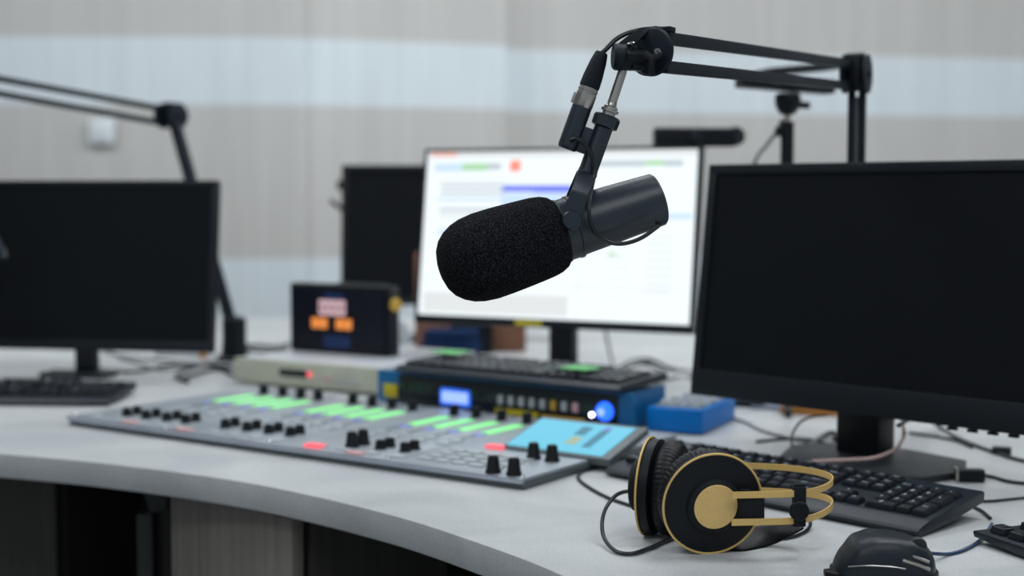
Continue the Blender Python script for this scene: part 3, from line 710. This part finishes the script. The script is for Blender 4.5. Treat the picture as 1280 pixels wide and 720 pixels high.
# clock box
c0 = at(362, 438, .796); c1 = at(487, 447, .796); cdv = (c1-c0).normalized(); cw = (c1-c0).length
ck = thing('desk_clock', 'black box display with a pink row above orange digits standing on the cream rack unit', 'display', dirframe(c0, cdv.x, cdv.y))
MB().box((cw, .032, .126), (cw/2, .017, .0635), bev=.006, seg=3).build('case', 'black', ck)
MB().box((cw-.014, .003, .110), (cw/2-.002, -.001, .0625), bev=.002).build('face', 'clockface', ck)
MB().box((.045, .002, .022), (.105, -.0016, .100)).build('screen_glow', 'navylit', ck)
MB().box((.060, .002, .022), (.112, -.0016, .022)).build('screen_glow', 'navylit', ck)
X0, X1 = .063, .143
for k in range(4): MB().box((.013, .002, .028), (.079+.0155*k, -.003, .084), bev=.002).box((.004, .0024, .012), (.079+.0155*k, -.0034, .084), mi=1).build('pink_digit', ['pinklit', 'clockface'], ck)
for k in range(5):
    if k == 2: continue
    MB().box((.016, .002, .019), (.064+.0185*k, -.003, .055), bev=.0025).build('orange_digit', 'orangelit', ck)
MB().box((.105, .02, .003), (cw-.072, .018, .1275), bev=.001).build('lit_top_strip', 'standbase', ck)  # paler strip stands in for the light on the top face
MB().lathe([(0, 0), (.012, 0), (.012, .006), (.010, .009), (0, .009)], frz((cw-.001, .016, .093), (1, -.4, 0)), 24).build('yellow_knob', 'amber', ck)

# blue rack unit
b0 = V((-.213, 2.262, .75)); b1 = V((.172, 1.985, .75)); bd = (b1-b0).normalized(); BL = (b1-b0).length
bu = thing('rack_unit', 'blue rack unit with blue lit display and row of buttons behind the console', 'audio unit', dirframe(b0, bd.x, bd.y))
MB().box((BL-.03, .11, .052), (BL/2, .060, .030), bev=.002).build('case', 'rackblue', bu)
MB().box((BL, .006, .054), (BL/2, 0, .030), bev=.001).build('front_panel', 'rackblue', bu)
MB().box((.405, .003, .047), (.2475, -.004, .030), bev=.001).build('front_glass', 'darkglass', bu)
MB().box((.028, .003, .021), (.030, -.0065, .026), bev=.001).build('yellow_label', 'yellow', bu)
MB().box((.058, .003, .026), (.160, -.0062, .026), bev=.003).build('display_frame', 'lcdedge', bu)
MB().box((.050, .003, .017), (.160, -.0075, .026), bev=.001).build('display', 'lcd', bu)
for x in (.055, .072, .088, .175, .19): MB().box((.010, .002, .007), (x, -.006, .036), bev=.0005).build('green_mark', 'darkgreen', bu)
bcol = ['btnwhite', 'btnwhite', 'btnwhite', 'btnwhite', 'btnwhite', 'amber', 'btnwhite', 'btnpink']
for k in range(8): MB().box((.0085, .006, .014), (.247+.0190*k, -.007, .030), bev=.001).build('button', bcol[k], bu)
MB().box((.078, .002, .009), (.275, -.0062, .0125), bev=.0005).build('yellow_strip', 'yellow', bu)
MB().box((.075, .002, .004), (.357, -.0062, .0125), bev=.0005).build('amber_strip', 'amber', bu)
MB().lathe([(0, 0), (.003, 0), (.003, .002), (0, .003)], T(.408, -.006, .022) @ RX(PI/2), 20).build('white_led', 'ledwhite', bu)
MB().lathe([(.0135, 0), (.0135, .004), (.0105, .005), (.0095, .012), (0, .012)], T(.430, -.005, .029) @ RX(PI/2), 32).build('blue_lit_dial', 'ledblue', bu)
MB().lathe([(.0055, 0), (.0050, .003), (0, .003)], T(.430, -.017, .029) @ RX(PI/2), 32).build('dial_cap', 'lcd', bu)
# small blue box
q0 = V((.266, 1.969, .75)); fdv = V((.91, -.41, 0)).normalized()
bx = thing('headphone_amplifier', 'bright blue box with silver top and white knobs beside the blue rack unit', 'audio unit', dirframe(q0-fdv*.083, fdv.x, fdv.y))
Lb = .083
MB().prism([(0, 0), (Lb, 0), (Lb+.006, .150), (.020, .150)], .002, .036, bev=.003).build('case', 'boxblue', bx)
MB().prism([(.008, .010), (Lb-.006, .010), (Lb-.001, .140), (.024, .140)], .0362, .0375).build('top_plate', 'greyblue', bx)
for j in range(3):
    for i in range(4):
        MB().lathe([(.0065, 0), (.0060, .004), (.005, .0055), (0, .0055)], T(.018+.018*i+.004*j, .030+.042*j, .0375), 18).build('knob', 'btnwhite', bx)

# ------------------------------------------------------------------ headphones
hc = at(891, 630, .7985); fc = at(811, 607, .7985)
hp = thing('headphones', 'black and gold headphones standing on their ear cups at the front of the worktop', 'headphones', T(hc.x, hc.y, .75))
O = V((hc.x, hc.y, .75))
def cup(c, n, near):
    B = frz(c-O, n, (0, 0, 1))
    R_ = .0483
    MB().lathe([(0, .0035), (.020, .0035), (.032, .0030), (.044, .0012), (.0470, .0004), (.0470, -.010), (.040, -.012), (0, -.012)], B, 96).build('ear_shell', 'black', hp)
    tp = [(math.cos(2*PI*k/96)*R_, math.sin(2*PI*k/96)*R_, 0) for k in range(96)]
    MB().tube([B @ V(q) for q in tp], .00115, 8, closed=True).build('gold_rim', 'gold', hp)
    MB().lathe([(.0265, .001), (.0275, .003), (.0262, .0062), (.0225, .0085), (.0215, .0090), (0, .0090)], B @ T(-.001 if near else 0, 0, 0), 64).build('hub', 'matte', hp)
    MB().lathe([(0, .0095), (.0206, .0095), (.0213, .0090), (.0213, .0080), (0, .0080)], B, 64).build('gold_cap', 'goldcap', hp)
    # wrinkled cushion behind the shell
    def fn(a, b):
        th = 2*PI*a; ph = 2*PI*b
        wr = 1+.045*math.sin(th*58)*max(0, math.cos(ph+.2))+.004*math.sin(th*29+1)
        rr = .0330+(.0138*math.cos(ph))*wr; zz = -.0230+.0130*math.sin(ph)
        return B @ V((rr*math.cos(th), rr*math.sin(th), zz))
    MB().grid(fn, 192, 20).build('ear_cushion', 'leather', hp, 60)
    if not near: MB().lathe([(.026, .004), (.026, .013), (.023, .015), (0, .015)], B, 48).build('hub_cover', 'matte', hp)
    MB().lathe([(.034, -.011), (.034, -.018), (0, -.018)], B, 48).build('driver_cover', 'matte', hp)
    return B
nN = V((.20, -.97, -.10)).normalized(); nF = V((-.93, .36, .02)).normalized()
BN = cup(hc, nN, True); BF = cup(fc, nF, False)
# bands
def HP(px, py, z, dy=0):
    q = at(px, py, z)-O; return q
zU, zD = .8105, .7850
pl = [at(915, 619, zU), at(938, 618.5, zU), at(965, 618, zU), at(985, 617.5, zU), at(1010, 615, zU), at(1030, 609, zU), at(1040.5, 601, zU), at(1037, 594, zU), at(1018, 588.5, zU), at(985, 584.5, zU), at(945, 582.5, zU), at(900, 582, zU), at(860, 585, zU), at(830, 590, zU)]
pl = [V((q.x, q.y, 0)) for q in pl]
pl = pl[:-1]+[V((fc.x+.012, fc.y+.045, 0)), V((fc.x-.001, fc.y+.030, 0))]
pl = smooth_pts(pl, 8)
for z in (zU, zD):
    pts = [V((q.x-O.x, q.y-O.y, z-.75)) for q in pl]
    # bands pinch together at the tip
    k0 = min(range(len(pts)), key=lambda i: -pts[i].x)
    sg = -1 if z == zU else 1
    n_ = len(pts)
    for i, q in enumerate(pts):
        w_ = math.exp(-((i-k0)/16.0)**2)
        q.z += sg*.0012*w_
    MB().ribbon(pts, .0062, .0013, (0, 0, 1)).build('headband_wire', 'gold', hp)
# arm block from hub to bands
yk = at(938, 634, .798)
MB().box((.022, .0065, .0275), (.0, 0, 0), frame(at(941, 634.5, .7978)-O+V((0, .002, 0)), (1, -.02, 0), z=(0, 0, 1)), .002).build('cup_yoke', 'matte', hp)
MB().box((.010, .0065, .033), (0, 0, 0), frame(at(931, 634, .7978)-O+V((0, .003, 0)), (1, .06, 0), z=(0, 0, 1)), .002).build('yoke_bracket', 'black', hp)
MB().box((.006, .0065, .034), (0, 0, 0), T(*(BF @ V((0, 0, .012)))) @ RZ(.4), .002).build('far_yoke', 'matte', hp)
# slider
sc_ = at(997.5, 631.5, .7978)-O
mb = MB(); mb.box((.0120, .010, .0375), (0, -.004, 0), T(*sc_), .0015)
mb.lathe([(0, 0), (.0092, 0), (.0094, .001), (.0092, .003), (.0082, .0042), (0, .0045)], frz(sc_+V((-.001, -.009, -.003)), (0, -1, 0)), 48)
mb.build('slider', 'matte', hp, 30)
MB().box((.0115, .006, .004), (0, -.004, .0195), T(*sc_), .001).build('slider_tab', 'black', hp)
# leather head strap: a curved sheet hanging from the slider, its low edge on the worktop
U = smooth_pts([atd(905, 668, 1.368)-O, atd(930, 660, 1.366)-O, atd(965, 655, 1.358)-O, atd(1003, 652, 1.345)-O], 8)
Lw = smooth_pts([at(905, 688, .7515)-O+V((0, .004, 0)), at(930, 687.5, .7515)-O, at(965, 681, .7525)-O, at(1003, 660, .772)-O], 8)
def sheet(a, b):
    n_ = len(U)-1; i = min(int(a*n_), n_-1); t = a*n_-i
    p_ = U[i].lerp(U[i+1], t); q_ = Lw[i].lerp(Lw[i+1], t)
    c_ = p_.lerp(q_, b); c_.y -= .002*math.sin(PI*b); return c_
mb = MB(); mb.grid(sheet, 24, 10)
st = mb.build('head_strap', 'leather', hp, 60)
sd_ = st.modifiers.new('Solidify', 'SOLIDIFY'); sd_.thickness = .0018; sd_.offset = 1
# cable entry nub on the far cup
MB().tube([at(800, 614, .795)-O, at(789, 615, .795)-O], .0024, 12).build('cable_relief', 'matte', hp)

# ------------------------------------------------------------------ mouse
mcn = V((.3300, 1.243, .75))
ms = thing('computer_mouse', 'black ergonomic mouse at the bottom edge in front of the keyboard', 'mouse', dirframe(mcn, 1, -.06))
def mouse_fn(a, b):
    th = 2*PI*a
    # plan outline, x forward (towards the cable)
    c, s = math.cos(th), math.sin(th)
    rx = .0445; ry = .034*(1+.08*math.cos(th*2)-.10*c)
    ox = rx*math.copysign(abs(c)**.82, c); oy = ry*math.copysign(abs(s)**.86, s)
    t = b
    k = max(0, math.cos(t*PI/2))**.36 if t < 1 else 0
    h = math.sin(t*PI/2)
    x = ox*k; y = oy*k
    prof_ = [(-.046, .30), (-.036, .62), (-.025, .90), (-.010, 1.0), (.004, .99), (.018, .93), (.031, .84), (.041, .77), (.047, .66)]
    pv = prof_[0][1]
    for (a0, v0), (a1, v1) in zip(prof_, prof_[1:]):
        if a0 <= x <= a1:
            q_ = (x-a0)/(a1-a0); pv = v0+(v1-v0)*(q_*q_*(3-2*q_)*.5+q_*.5); break
        if x > a1: pv = v1
    z = .005+.034*(h**.85)*pv
    return V((x, y, z))
MB().grid(mouse_fn, 64, 22, closed_u=True).build('shell', 'kbbody', ms, 50)
pl_ = [(.0470*math.copysign(abs(math.cos(2*PI*k/48))**.82, math.cos(2*PI*k/48)), .0345*math.copysign(abs(math.sin(2*PI*k/48))**.86, math.sin(2*PI*k/48))) for k in range(48)]
MB().prism(pl_, .001, .0065, bev=.001).build('base', 'black', ms)
MB().prism([(-.042, -.020), (-.0535, -.012), (-.0535, -.002), (-.040, .006)], .001, .006, bev=.001).build('tail_wing', 'black', ms)
MB().lathe([(0, -.0035), (.007, -.0035), (.0078, -.002), (.0078, .002), (.007, .0035), (0, .0035)], T(.027, -.010, .0300) @ RX(PI/2), 28).build('scroll_wheel', 'standbase', ms)
for k in range(2):
    MB().tube([V((.010, -.0255-.0035*k, .0270-.0055*k)), V((.022, -.0250-.0035*k, .0235-.0055*k)), V((.034, -.0225-.0035*k, .0185-.0055*k))], .0016, 10).build('side_button', 'silver', ms)
MB().tube(smooth_pts([V((-.036, -.0275, .0150)), V((-.02, -.0330, .0175)), V((.0, -.0340, .0170)), V((.012, -.0330, .0150))], 6), .0005, 6).build('seam', 'silver', ms)

# ------------------------------------------------------------------ webcams
w1 = atd(871, 171, 2.45)
wc = thing('webcam', 'black bar webcam clipped on top of the lit central monitor', 'webcam', dirframe((w1.x, w1.y, w1.z-.019), .95, .1))
MB().box((.142, .026, .033), (-.004, 0, .018), bev=.006, seg=3).build('body', 'black', wc)
MB().lathe([(0, 0), (.0150, 0), (.0165, .003), (.0165, .020), (0, .020)], T(.066, .010, .020) @ RX(PI/2), 32).build('end_cap', 'standbase', wc)
MB().lathe([(0, 0), (.010, 0), (.010, .003), (.006, .004), (0, .003)], T(-.004, -.013, .018) @ RX(PI/2), 24).build('lens', 'darkglass', wc)
MB().box((.040, .030, .012), (-.02, .005, -.004), bev=.002).build('clip', 'black', wc)
YW = 2.22
w2 = atd(985, 102, YW); dz = at(985, 500, .75)
w2b = V((w2.x, YW, .75))
tp = thing('mini_tripod', 'slim black tripod stand holding a camera above the right monitor', 'tripod', T(*w2b))
H2 = w2.z-.75
MB().tube([V((0, 0, .05)), V((0, 0, H2-.062))], .0105, 16).build('column', 'black', tp)
MB().tube([V((0, 0, H2-.064)), V((0, 0, H2-.05))], .005, 12).build('thread', 'silver', tp)
MB().lathe([(.006, 0), (.014, .004), (.017, .010), (.020, .018), (.020, .030), (.016, .034), (0, .034)], T(0, 0, H2-.052), 28).build('ball_head', 'black', tp)
MB().tube([V((.008, 0, H2-.036)), V((.034, -.004, H2-.037))], .0055, 12).build('lever', 'black', tp)
MB().box((.012, .012, .016), (-.013, 0, H2-.077), bev=.003).build('lock_knob', 'black', tp)
for k in range(3):
    a = 2*PI*k/3+.4; MB().tube([V((0, 0, .07)), V((.10*math.cos(a), .10*math.sin(a), .006))], .006, 10).build('leg', 'black', tp)
wv = thing('video_camera', 'flat wide dark camera tilted on the mini tripod behind the boom arm', 'webcam', T(w2.x, YW, w2.z-.016) @ RZ(.25))
MB().box((.155, .036, .022), (-.005, 0, .012), RY(math.radians(3)), .004, 3).build('body', 'black', wv)
MB().box((.125, .060, .012), (.035, .03, .034), RY(math.radians(-6)), .003).build('hood', 'standbase', wv)
MB().lathe([(0, 0), (.008, 0), (.008, .003), (0, .004)], T(-.03, -.018, .013) @ RX(PI/2), 24).build('lens', 'darkglass', wv)
def cable(name, pts, r, m, label, cat='cable', n=8, group=None):
    return single(MB().tube(smooth_pts(pts, n), r, 8), name, m, label, cat, group)
cable('camera_cable', [atd(978, 150, YW+.01), atd(970, 166, YW+.03), atd(958, 182, YW+.04), atd(945, 200, YW+.04), atd(925, 260, YW+.06), atd(922, 380, YW+.08), V((.36, YW+.09, .756))], .003, 'cablegrey', 'grey cable hanging from the camera on the mini tripod')

# ------------------------------------------------------------------ cables
def dk(px, py, r=.002): q = at(px, py, .75+r); return q
cable('headphone_cable', [at(793, 615, .795), at(782, 614.5, .795), at(769, 620, .790), at(757, 636, .780), at(752.5, 655, .768), at(756, 674, .757), at(770, 689, .753), at(790, 692, .7525), at(812, 685, .7525), at(838, 674, .7525), at(872, 664, .7525), at(905, 662, .7525)], .0020, 'cable', 'black headphone cable looping on the worktop left of the headphones')
cable('headphone_cable', [dk(925, 678), dk(962, 674.5), dk(990, 671), dk(1007, 664), at(1013, 655, .755), at(1010, 648, .760), at(1004, 645, .762)], .0018, 'cable', 'short black cable loop showing right of the head strap of the headphones')
cable('console_cable', [dk(770, 640), dk(790, 632.5), dk(760, 622), dk(736, 609), dk(723, 598), dk(727, 590), dk(745, 585)][1:], .0020, 'cable', 'thin black cable curving from the keyboard end towards the headphones')
cable('mouse_cable', [at(1152, 690, .758), at(1168, 692, .757), dk(1185, 692.5), dk(1203, 688), dk(1222, 678), dk(1233, 666), dk(1240, 655)], .0018, 'cableblue', 'dark blue mouse cable running right under the thick keyboard')
cable('keyboard_cable', [at(1193, 629, .758), dk(1210, 632), dk(1226, 638), dk(1238, 648)], .0019, 'cable', 'short black cable between the two keyboards at the right')
cable('black_cable', [dk(1212, 626), dk(1235, 626.5), dk(1262, 624), dk(1300, 620)], .0016, 'cable', 'thin straight black cable right of the full-size keyboard')
cable('black_cable', [at(1123, 532, .80), at(1133, 526, .80), at(1145, 522, .79), at(1160, 524, .77), dk(1178, 536), dk(1198, 548), dk(1222, 558), dk(1245, 566), dk(1262, 572), dk(1290, 579), dk(1330, 590)], .0028, 'cable', 'thick black cable from the right monitor to the right edge with a joint')
cable('black_cable', [dk(1136, 541), dk(1152, 543), dk(1175, 546.5), dk(1196, 551), dk(1215, 559)], .0022, 'cable', 'black cable merging with the thick cable behind the right monitor stand')
single(MB().box((.024, .013, .010), (0, 0, .005), dirframe(dk(1252, 568, 0), 1, -.4), .002), 'cable_connector', 'cable', 'black cable joint on the thick cable near the right edge', 'connector')
pl2 = thing('usb_plug', 'black rectangular plug with a metal rim right of the monitor stand base', 'connector', dirframe(at(1207, 602, .75), 1, -.12))
MB().box((.030, .016, .014), (.006, .0, .008), bev=.002).build('plug_body', 'black', pl2)
MB().box((.003, .017, .016), (-.011, 0, .0085), bev=.0005).build('metal_rim', 'silver', pl2)
cq = pl2.matrix_world.inverted()
MB().tube(smooth_pts([cq @ at(1222, 593, .757), cq @ dk(1240, 596), cq @ dk(1262, 602), cq @ dk(1300, 606)], 8), .0022, 8).build('lead', 'cable', pl2)
cable('pink_cable', [at(1015, 577, .764), at(1035, 576, .765), at(1060, 575, .766), at(1090, 573, .768), at(1110, 566.5, .772), at(1122, 559, .778), at(1129, 548, .785), at(1130, 537, .795), at(1127, 528, .80)], .0024, 'cablepink', 'pale pink cable wrapped round the neck of the right monitor')
cable('black_cable', [dk(945, 552), dk(975, 549), dk(1000, 548), dk(1025, 552), dk(1050, 562)], .002, 'cable', 'dark cable lying behind the full-size keyboard left of the monitor stand')
cable('black_cable', [dk(905, 520), dk(930, 527), dk(952, 538), dk(980, 546), dk(1010, 553)], .0022, 'cablegrey', 'grey cable crossing the worktop right of the bright blue box')
cable('arched_cable', [dk(991, 566), at(990, 545, .766), at(1000, 528, .783), at(1015, 521, .79), at(1034, 519, .79)], .0018, 'cable', 'thin cable arching up beside the right monitor neck')
cable('grey_cable', [dk(1010, 560), dk(1025, 548), at(1040, 541, .757), dk(1052, 548)], .004, 'cablegrey', 'short grey cable bunched against the right monitor neck')
# behind centre
cable('black_cable', [atd(757, 414, 2.75), atd(760, 430, 2.78), atd(764, 448, 2.78), at(768, 462, .75+.003)], .003, 'cablegrey', 'grey cable hanging below the lit monitor')
for k, (dx, dy_) in enumerate(((0, 0), (4, 4), (-3, 7))):
    cable('black_cable', [dk(770+dx, 462+dy_), at(790+dx, 451+dy_, .765), at(812+dx, 449+dy_, .765), dk(838+dx, 460+dy_), dk(870+dx, 466+dy_), dk(905+dx, 470+dy_)], .0026, 'cable',
          ['uppermost of the dark cables on the worktop right of the stickered keyboard', 'middle one of the dark cables on the worktop right of the stickered keyboard', 'lowest of the dark cables on the worktop right of the stickered keyboard'][k], group=None)
cable('black_cable', [dk(800, 487), dk(835, 474), dk(862, 470)], .003, 'cable', 'dark cable crossing behind the bright blue box')
single(MB().box((.10, .06, .004), (0, 0, .002), dirframe(at(830, 470), 1, -.3), .001), 'paper_sheet', 'paper', 'small pale card lying between cables behind the blue box', 'paper')
# blue cable bundle
for k in range(6):
    z = .755+.0095*k; cx_, cy_ = -.128+.004*(k % 2), 2.93-.003*(k % 3)
    pts = [V((cx_+.056*math.cos(t*PI/5)+.003*math.sin(3*t+k), cy_+.026*math.sin(t*PI/5), z)) for t in range(10)]
    single(MB().tube(smooth_pts(pts, 6, True), .0042, 8, closed=True), 'network_cable', 'netblue', 'coil of blue network cable in the stack behind the stickered keyboard', 'cable', 'blue cable coils behind the keyboard')
# cardboard box behind lit monitor
q = at(590, 446, .75)
bxc = thing('cardboard_box', 'brown cardboard box standing behind the lit monitor', 'box', dirframe((-.207, 3.02, .75), 1, -.04))
MB().box((.235, .08, .21), (.1175, .04, .105), bev=.002).build('carton', 'brown', bxc)
MB().box((.013, .004, .19), (.150, -.002, .100), bev=.001).build('tape', 'orange', bxc)
single(MB().box((.09, .028, .07), (0, 0, .035), dirframe((-.085, 2.988, .75), 1, 0), .006), 'shade_block', 'black', 'black adapter-like block filling in the shade under the lit monitor', 'adapter')  # dark block added to stand in for shaded clutter
# white tape roll / cup and small things by the clock
q = at(513, 425, .75)
rl_ = thing('tape_roll', 'whitish roll standing between the black box display and the lit monitor', 'tape', T(q.x, 2.80, .75))
MB().lathe([(.014, 0), (.033, 0), (.034, .002), (.034, .030), (.033, .032), (.014, .032)], T(0, 0, .058) @ RY(.15) @ RX(PI/2-.1), 40).build('roll', 'white', rl_)
MB().box((.07, .06, .024), (.002, .01, .0122), bev=.004).build('holder', 'paper', rl_)
# behind the right monitor: papers
single(MB().prism([(0, 0), (.075, -.02), (.085, .04), (.02, .055)], 0, .004, T(*at(938, 512))), 'folded_paper', 'greyblue', 'blue grey folded card under the left side of the right monitor', 'paper')
single(MB().box((.085, .05, .012), (0, 0, .006), dirframe(at(1013, 516), 1, -.35), .001), 'orange_box', 'orange', 'flat orange packet under the right monitor', 'packet')
single(MB().box((.09, .07, .010), (0, 0, .005), dirframe(at(925, 505), 1, -.45), .002), 'black_case', 'black', 'flat black case behind the bright blue box', 'case')
# left side cables and bits
L3 = [([(130, 440), (160, 446), (200, 450), (245, 455), (290, 456)], 'thin grey cable crossing under the left monitor', 'cablegrey', .0025),
      ([(122, 462), (170, 464), (215, 456), (262, 457), (300, 462)], 'dark cable crossing the worktop left of the cream rack unit', 'cable', .003),
      ([(135, 436), (148, 446), (165, 452), (200, 462), (240, 459)], 'grey cable falling from the left monitor stand', 'cablegrey', .0022),
      ([(225, 474), (250, 466), (275, 462), (292, 470)], 'dark cable curling at the left foot of the cream rack unit', 'cable', .0035),
      ([(290, 438), (315, 432), (345, 434), (362, 430)], 'dark cable between the left arm foot and the black box display', 'cable', .004),
      ([(272, 446), (300, 436), (330, 440), (360, 437)], 'second dark cable between the left arm foot and the black box display', 'cable', .003),
      ([(235, 478), (220, 470), (240, 460), (270, 452)], 'black cable loop by the foot of the left arm', 'cable', .003)]
for pts, lab, m_, r_ in L3: cable('black_cable' if m_ == 'cable' else 'grey_cable', [dk(x, y, r_) for x, y in pts], r_, m_, lab)
single(MB().box((.10, .05, .02), (0, 0, .01), dirframe(at(228, 444), 1, -.1), .004), 'paper_pad', 'paper', 'small pale pad on the worktop below the left monitor corner', 'paper')
single(MB().box((.012, .012, .022), (0, 0, .011), T(*at(254, 448)), .002), 'small_carton', 'orange', 'tiny orange carton beside the foot of the left arm', 'box')
single(MB().lathe([(0, 0), (.009, 0), (.010, .03), (.010, .09), (.007, .10), (0, .10)], T(at(272, 440).x, 2.94, .75), 20), 'small_bottle', 'alu', 'small grey bottle in the gap between the left monitor and the left arm', 'bottle')

# ------------------------------------------------------------------ sub-parts: pieces that belong to a part hang under it
SUB = {'microphone': {'pivot_knob': 'yoke_arm', 'thread_adapter': 'stem', 'cable_gland': 'body'},
       'headphones': {'gold_rim': 'ear_shell', 'gold_cap': 'hub', 'slider_tab': 'slider', 'hub_cover': 'hub'},
       'monitor': {'window_graphics': 'screen', 'yellow_label': 'bezel', 'menu_button': 'bezel', 'headset_hook': 'housing'},
       'mixing console': {'screen_graphics': 'touch_screen'},
       'audio unit': {'display': 'display_frame', 'dial_cap': 'blue_lit_dial'},
       'display': {'pink_digit': 'face', 'orange_digit': 'face', 'screen_glow': 'face'},
       'microphone arm': {'set_screw': 'swivel_hub', 'hex_bolt': 'head_disc'},
       'switch': {'rocker': 'plate'}, 'webcam': {'lens': 'body'}}
bpy.context.view_layer.update()
for root in [o for o in COL.objects if o.parent is None and o.get('category') in SUB]:
    kids = list(root.children); seen = {}
    for c in kids:
        nm = c.name.split('.')[0]; tgt = SUB[root['category']].get(nm)
        if not tgt: continue
        cand = sorted([k for k in kids if k.name.split('.')[0] == tgt], key=lambda k: k.name)
        if not cand: continue
        i = seen.get(nm, 0); seen[nm] = i+1
        # the part whose centre is nearest
        cc = sum((V(b) for b in c.bound_box), V())/8
        best = min(cand, key=lambda k: (sum((V(b) for b in k.bound_box), V())/8-cc).length)
        mw = c.matrix_world.copy(); c.parent = best; c.matrix_parent_inverse = best.matrix_world.inverted(); c.matrix_world = mw
